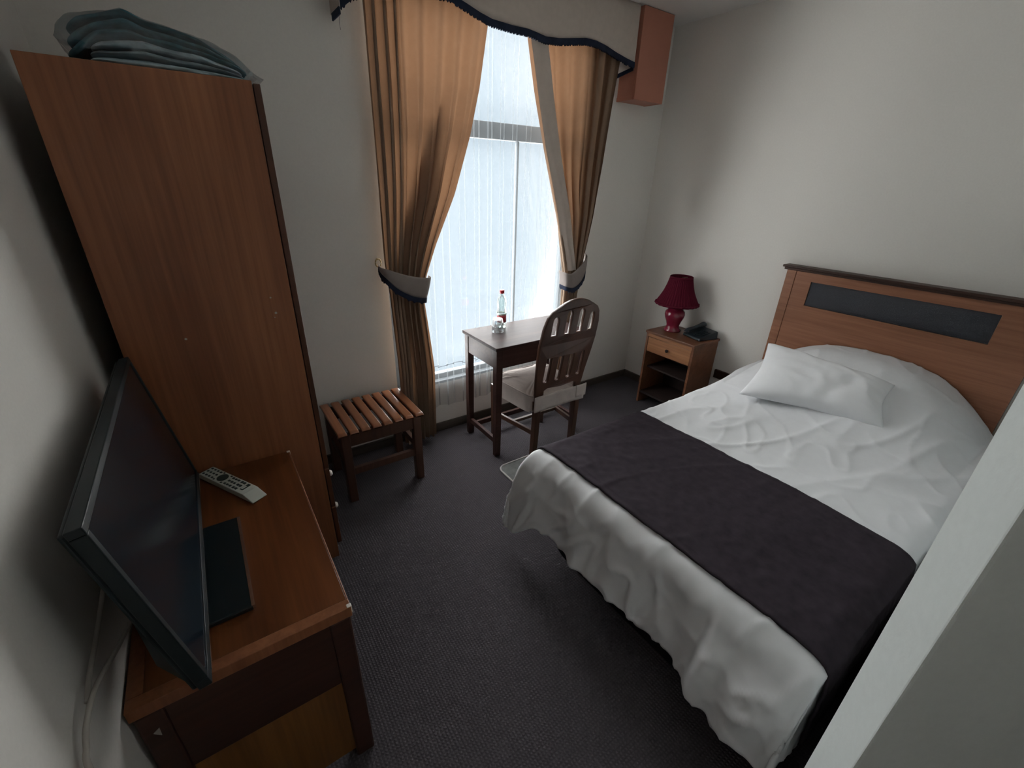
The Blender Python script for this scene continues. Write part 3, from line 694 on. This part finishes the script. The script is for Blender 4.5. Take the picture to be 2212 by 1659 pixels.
lx, ly, lz = -.165, -.530, NH
lp = thing('table_lamp', (lx, ly, lz), 'burgundy table lamp with pleated shade and glossy vase base on the nightstand', 'lamp')
link('lamp_base', lathe([(0, .0005), (.062, .0005), (.064, .008), (.056, .018), (.048, .030), (.046, .045), (.055, .072), (.069, .105), (.074, .130), (.070, .152), (.052, .170), (.036, .180), (.038, .186), (.044, .189), (.044, .196), (.032, .202), (.029, .215), (.034, .222), (.034, .228), (.018, .236), (.013, .25), (0, .25)], (lx, ly, lz), 48), M['lamp'], parent=lp, smooth=True)
NP = 44
def pleat(a, t): return 1 + .022 * math.cos(a * NP)
sp = [(.152, .214), (.148, .222), (.142, .232), (.126, .262), (.108, .300), (.093, .345), (.083, .385), (.079, .405)]
shd = link('lamp_shade', lathe(sp, (lx, ly, lz), NP * 6, pleat), M['shade'], parent=lp, smooth=True, solid=.002)
link('shade_trim', lathe([(.154, .206), (.158, .211), (.157, .219), (.150, .222)], (lx, ly, lz), 132, lambda a, t: 1 + .02 * math.cos(a * 22)), M['shade'], parent=shd, smooth=True, solid=.003)
link('shade_trim', lathe([(.079, .400), (.082, .404), (.081, .412), (.077, .414)], (lx, ly, lz), 96), M['shade'], parent=shd, smooth=True, solid=.002)
link('shade_bow', lathe([(0, -.012), (.012, -.008), (.014, .002), (.008, .012), (0, .014)], (lx - .02, ly - .152, lz + .222), 16), M['shade'], parent=shd, smooth=True)
link('shade_carrier', tube([(lx, ly, lz + .245), (lx, ly, lz + .40)], .005, 8), M['brass'], parent=lp, smooth=True)
link('carrier_ring', boxes((lx - .076, lx + .076, ly - .002, ly + .002, lz + .397, lz + .401)), M['brass'], parent=lp)

px0, py0 = -.120, -.742
ph = thing('telephone', (px0, py0, NH), 'black desk telephone with its handset, beside the burgundy lamp', 'telephone')
PM = Matrix.Translation(Vector((px0, py0, NH + .0005))) @ Matrix.Rotation(math.radians(-12), 4, 'Z')
me = hexa([(-.088, -.085, 0), (.088, -.085, 0), (.088, .085, 0), (-.088, .085, 0), (-.086, -.083, .018), (.086, -.083, .058), (.086, .083, .058), (-.086, .083, .018)]); me.transform(PM)
bd = link('phone_body', me, M['phone'], parent=ph, bev=.008, seg=3)
me = tube(catmull([(-.080, .055, .032), (-.072, .055, .047), (-.03, .052, .055), (.03, .052, .069), (.072, .055, .074), (.082, .055, .062)], 6), [.020, .021, .020, .018, .016, .015, .014, .014, .013, .013, .013, .013, .013, .013, .013, .013, .013, .014, .014, .015, .016, .018, .019, .020, .021, .021, .021, .020, .019, .018, .017], 12); me.transform(PM)
link('handset', me, M['phone'], parent=ph, smooth=True)
for i in range(3):
    for j in range(4):
        x = -.055 + j * .026; y = -.055 + i * .026; z = .020 + (x + .086) * .2326
        me = boxes((x - .009, x + .009, y - .008, y + .008, z + .0005, z + .004)); me.transform(PM); link('key', me, M['black'], parent=ph)

# ------------------------------------------------------------------ bed
BX0, BX1, BYF, BYN = -2.0, -.075, -1.225, -2.385
bd = thing('bed', (-1.03, -1.79, 0), 'single bed with wooden headboard and black base, against the right wall', 'bed')
# rounded black base
def base_fn(u, v):
    a = 2 * PI * u; c_, s_ = math.cos(a), math.sin(a)
    x = -1.005 + .925 * math.copysign(abs(c_) ** .2, c_); y = -1.80 + .545 * math.copysign(abs(s_) ** .14, s_)
    if v < .5: return (x, y, .0 + .33 * v / .5)
    t = (v - .5) / .5; return (-1.005 + (x + 1.005) * (1 - t), -1.80 + (y + 1.80) * (1 - t), .33)
link('base', grid(base_fn, 160, 9, True), M['skirt'], parent=bd, smooth=False)
link('mattress', boxes((-1.955, -.09, -2.365, -1.245, .33, .515)), M['duvet'], parent=bd, bev=.05, seg=4)
HB0, HB1, HH = -1.192, -2.318, 1.205
hb = link('headboard', boxes((-.066, -.026, HB1, HB0 - .055, 1.125, HH - .028), (-.066, -.026, HB1, HB0 - .055, .20, .982), (-.066, -.026, -1.340, HB0 - .055, .982, 1.125), (-.066, -.026, HB1, -2.160, .982, 1.125)), M['head'], parent=bd)
link('headboard_post', boxes((-.070, -.022, HB0 - .054, HB0, 0, HH - .028)), M['head'], parent=hb, bev=.002)
link('headboard_cap', boxes((-.080, -.014, HB1 - .012, HB0 + .016, HH - .028, HH - .014), (-.088, -.008, HB1 - .02, HB0 + .026, HH - .014, HH)), M['head_edge'], parent=hb, bev=.003)
def pad(u, v):
    y = -1.341 - .818 * u; z = .983 + .141 * v
    return (-.060 - .006 * (min(1, 8 * u, 8 * (1 - u)) * min(1, 5 * v, 5 * (1 - v))), y, z)
link('headboard_inset', grid(pad, 40, 14), M['leather'], parent=hb, smooth=True)

# bedding surface
RB = .075
def bend(d):
    """arc length d past the edge -> (outward, down)"""
    if d <= 0: return 0.0, 0.0
    a = d / RB
    if a < 1.42: return RB * math.sin(a), RB * (1 - math.cos(a))
    r = d - RB * 1.42
    return RB * math.sin(1.42) + r * .07, RB * (1 - math.cos(1.42)) + r * .995
YC, ED = -1.790, .535        # centre line, half width of the flat part
XF = -1.955                  # where the foot edge starts to bend
def ztop(x, y):
    q = min(1, abs(y + 1.775) / .57)
    dome = .268 * (1 - q ** 2.6) * math.exp(-((max(0, -x - .22)) / .36) ** 2.0)
    edge = -.012 * q ** 4
    return .545 + dome + edge
def wrinkle(x, y, top=1.0):
    n1 = nz(x * 3.1, y * 3.1, 2.0) * .006
    # creases fanning from the pillow down the bed
    a = 1 - abs(nz((x + .8) * 2.0 + y * 5.5, (x) * 1.3 - y * 1.0, 7.0)) * 2
    n2 = .008 * max(0, a) ** 5
    b = 1 - abs(nz(x * 6.0 - y * 3.0, y * 7.0, 11.0)) * 2
    n3 = .005 * max(0, b) ** 6
    return (n1 + n2 + n3) * top
def bedding(px, py, lift=0.0, w=1.0):
    """px: unrolled distance coordinate along the bed (x), py across (y); returns surface point"""
    dx = XF - px; dyn = (YC - ED) - py; dyf = py - (YC + ED)
    ox, zx = bend(dx)
    on, zn = bend(dyn); of, zf = bend(dyf)
    # the foot drop swells and folds
    x = px if dx <= 0 else XF
    y = py if (dyn <= 0 and dyf <= 0) else ((YC - ED) if dyn > 0 else (YC + ED))
    z = ztop(x, y)
    dz = math.sqrt(zx * zx + zn * zn + zf * zf)
    wr_ = wrinkle(px, py) * w
    on = min(on, .055)
    X = x - ox * (1 + lift * 0); Y = y - on + of
    Z = z - dz
    hang = min(1, zx / .12)
    Z -= .11 * sm((py + 1.34) / .12) * min(1, zx / .28) * min(1, max(0, dx) * 5) * w
    if dx > 0:
        f = .010 * math.sin(py * 24 + 5 * nz(py * 2.2, 4)) + .022 * nz(py * 6 + px * 1.5, px * 3.5, 3) + .014 * max(0, 1 - abs(nz(py * 10 + px * 4, px * 6, 9)) * 2.6) ** 2
        X -= f * hang * w * (.5 + min(1, zx / .3) * .7)
        # near corner flares out, one fold overlaps the next
        s = sm((-2.10 - py) / .05); X -= .055 * s * hang * w * min(1, zx / .2)
        s2 = sm((py + 1.40) / .2) ; X -= .045 * s2 * hang * w; Y += .045 * s2 * hang * min(1, zx / .3) * w
    if dyf > 0:
        Y += (.012 * math.sin(px * 14) + .012 * nz(px * 5, 3)) * min(1, zf / .15) * w
    if dyn > 0:
        Y = max(Y, -2.418)
    # lift along the outward direction
    if dz < .02: Z += wr_ + lift
    else:
        k = 1 / max(1e-6, math.sqrt(zx * zx + zn * zn + zf * zf)); t = min(1, dz / .07)
        Z += (wr_ + lift) * (1 - t)
        X -= (wr_ + lift) * t * zx * k; Y += (wr_ + lift) * t * (zf - zn) * k
    return X, Y, Z
def duvet_fn(u, v):
    px = -.085 - u * (XF * -1 - .085 + .375); py = (YC + ED + .34) - v * (2 * ED + .34 + .36)
    drop_cut = 0
    X, Y, Z = bedding(px, py)
    # hem line is not straight
    Z = max(Z, .10)
    return (X, Y, Z)
dv = link('duvet', grid(duvet_fn, 260, 220), M['duvet'], smooth=True, solid=.012)
tag(dv, 'white duvet spread over the bed, hanging loosely over the foot end', 'duvet')
def run_fn(u, v):
    w = .012 * math.sin(v * 9)
    px = -1.335 - u * .64 + .006 * nz(v * 6, u * 2); py = (YC + ED + .17) - v * (2 * ED + .17 + .34)
    X, Y, Z = bedding(px, py, .0155 + .002 * nz(px * 30, py * 30), .55)
    s = min(u, 1 - u) * .64
    if .018 < s < .024: Z -= .0015
    return (X, Y if Y > -2.4175 else -2.4235, Z)
rn = link('bed_runner', grid(run_fn, 90, 200), M['runner'], smooth=True, solid=.008)
tag(rn, 'dark plum bed runner laid across the lower half of the white duvet', 'bed runner')

# pillow, leaning on the raised head of the duvet
C = [Vector((-.800, -1.445, .606)), Vector((-.600, -2.040, .614)), Vector((-.385, -1.965, .765)), Vector((-.375, -1.335, .79))]
nrm = (C[1] - C[0]).cross(C[3] - C[0]).normalized()
if nrm.z < 0: nrm = -nrm
def pil(side):
    def fn(u, v):
        p = C[0].lerp(C[1], u).lerp(C[3].lerp(C[2], u), v)
        mid = (C[0] + C[1] + C[2] + C[3]) / 4
        eu, ev = 1 - abs(2 * u - 1) ** 2.6, 1 - abs(2 * v - 1) ** 2.6
        # sides pull in between the corners
        pull = .030
        p = p + (mid - p).normalized() * pull * ((1 - abs(2 * u - 1) ** 2) * (abs(2 * v - 1) ** 4) + (1 - abs(2 * v - 1) ** 2) * (abs(2 * u - 1) ** 4))
        h = (max(0, eu) * max(0, ev)) ** .46
        t = (.082 if side > 0 else -.045) * h
        wr = .006 * (1 - abs(nz(u * 4 + v * 3, v * 3 - u * 2, 5)) * 2) + .004 * nz(u * 9, v * 9, 2)
        # slanting crease at the right half
        d = (u - .62) - (v - .3) * .35; wr -= .010 * math.exp(-(d / .06) ** 2) * sm(v * 3) * sm((1 - v) * 1.6)
        return tuple(p + nrm * (t + (wr * h if side > 0 else 0) + .006))
    return fn
bm = bmesh.new()
for s in (1, -1):
    me = grid(pil(s), 70, 56); bm.from_mesh(me)
bmesh.ops.remove_doubles(bm, verts=bm.verts, dist=.0008); bmesh.ops.recalc_face_normals(bm, faces=bm.faces)
me = bpy.data.meshes.new('m'); bm.to_mesh(me); bm.free()
tag(link('pillow', me, M['pillow'], smooth=True), 'white pillow resting at the head end of the white duvet', 'pillow')

# bedside mat with pale binding
def rrect(x0, x1, y0, y1, r, n=6):
    pts = []
    for cx, cy, a0 in ((x1 - r, y1 - r, 0), (x0 + r, y1 - r, 90), (x0 + r, y0 + r, 180), (x1 - r, y0 + r, 270)):
        for k in range(n + 1):
            a = math.radians(a0 + 90 * k / n); pts.append((cx + r * math.cos(a), cy + r * math.sin(a)))
    return pts
mt = thing('bedside_mat', (-1.3, -.9, 0), 'grey floor mat with pale edge between the chair and the bed', 'mat')
RR = rrect(-1.805, -.80, -1.205, -.605, .05)
bm = bmesh.new(); vs = [bm.verts.new((x, y, .001)) for x, y in RR]; vt = [bm.verts.new((x, y, .006)) for x, y in RR]
bm.faces.new(vt)
for i in range(len(RR)): bm.faces.new([vs[i], vs[(i + 1) % len(RR)], vt[(i + 1) % len(RR)], vt[i]])
me = bpy.data.meshes.new('m'); bm.to_mesh(me); bm.free(); link('mat_surface', me, M['rug'], parent=mt)
link('mat_binding', tube([(x, y, .005) for x, y in RR], .0055, 8, closed=True), M['rug_edge'], parent=mt, smooth=True)

# ------------------------------------------------------------------ tidy
for o in col.objects:
    if '_w' in o: del o['_w']
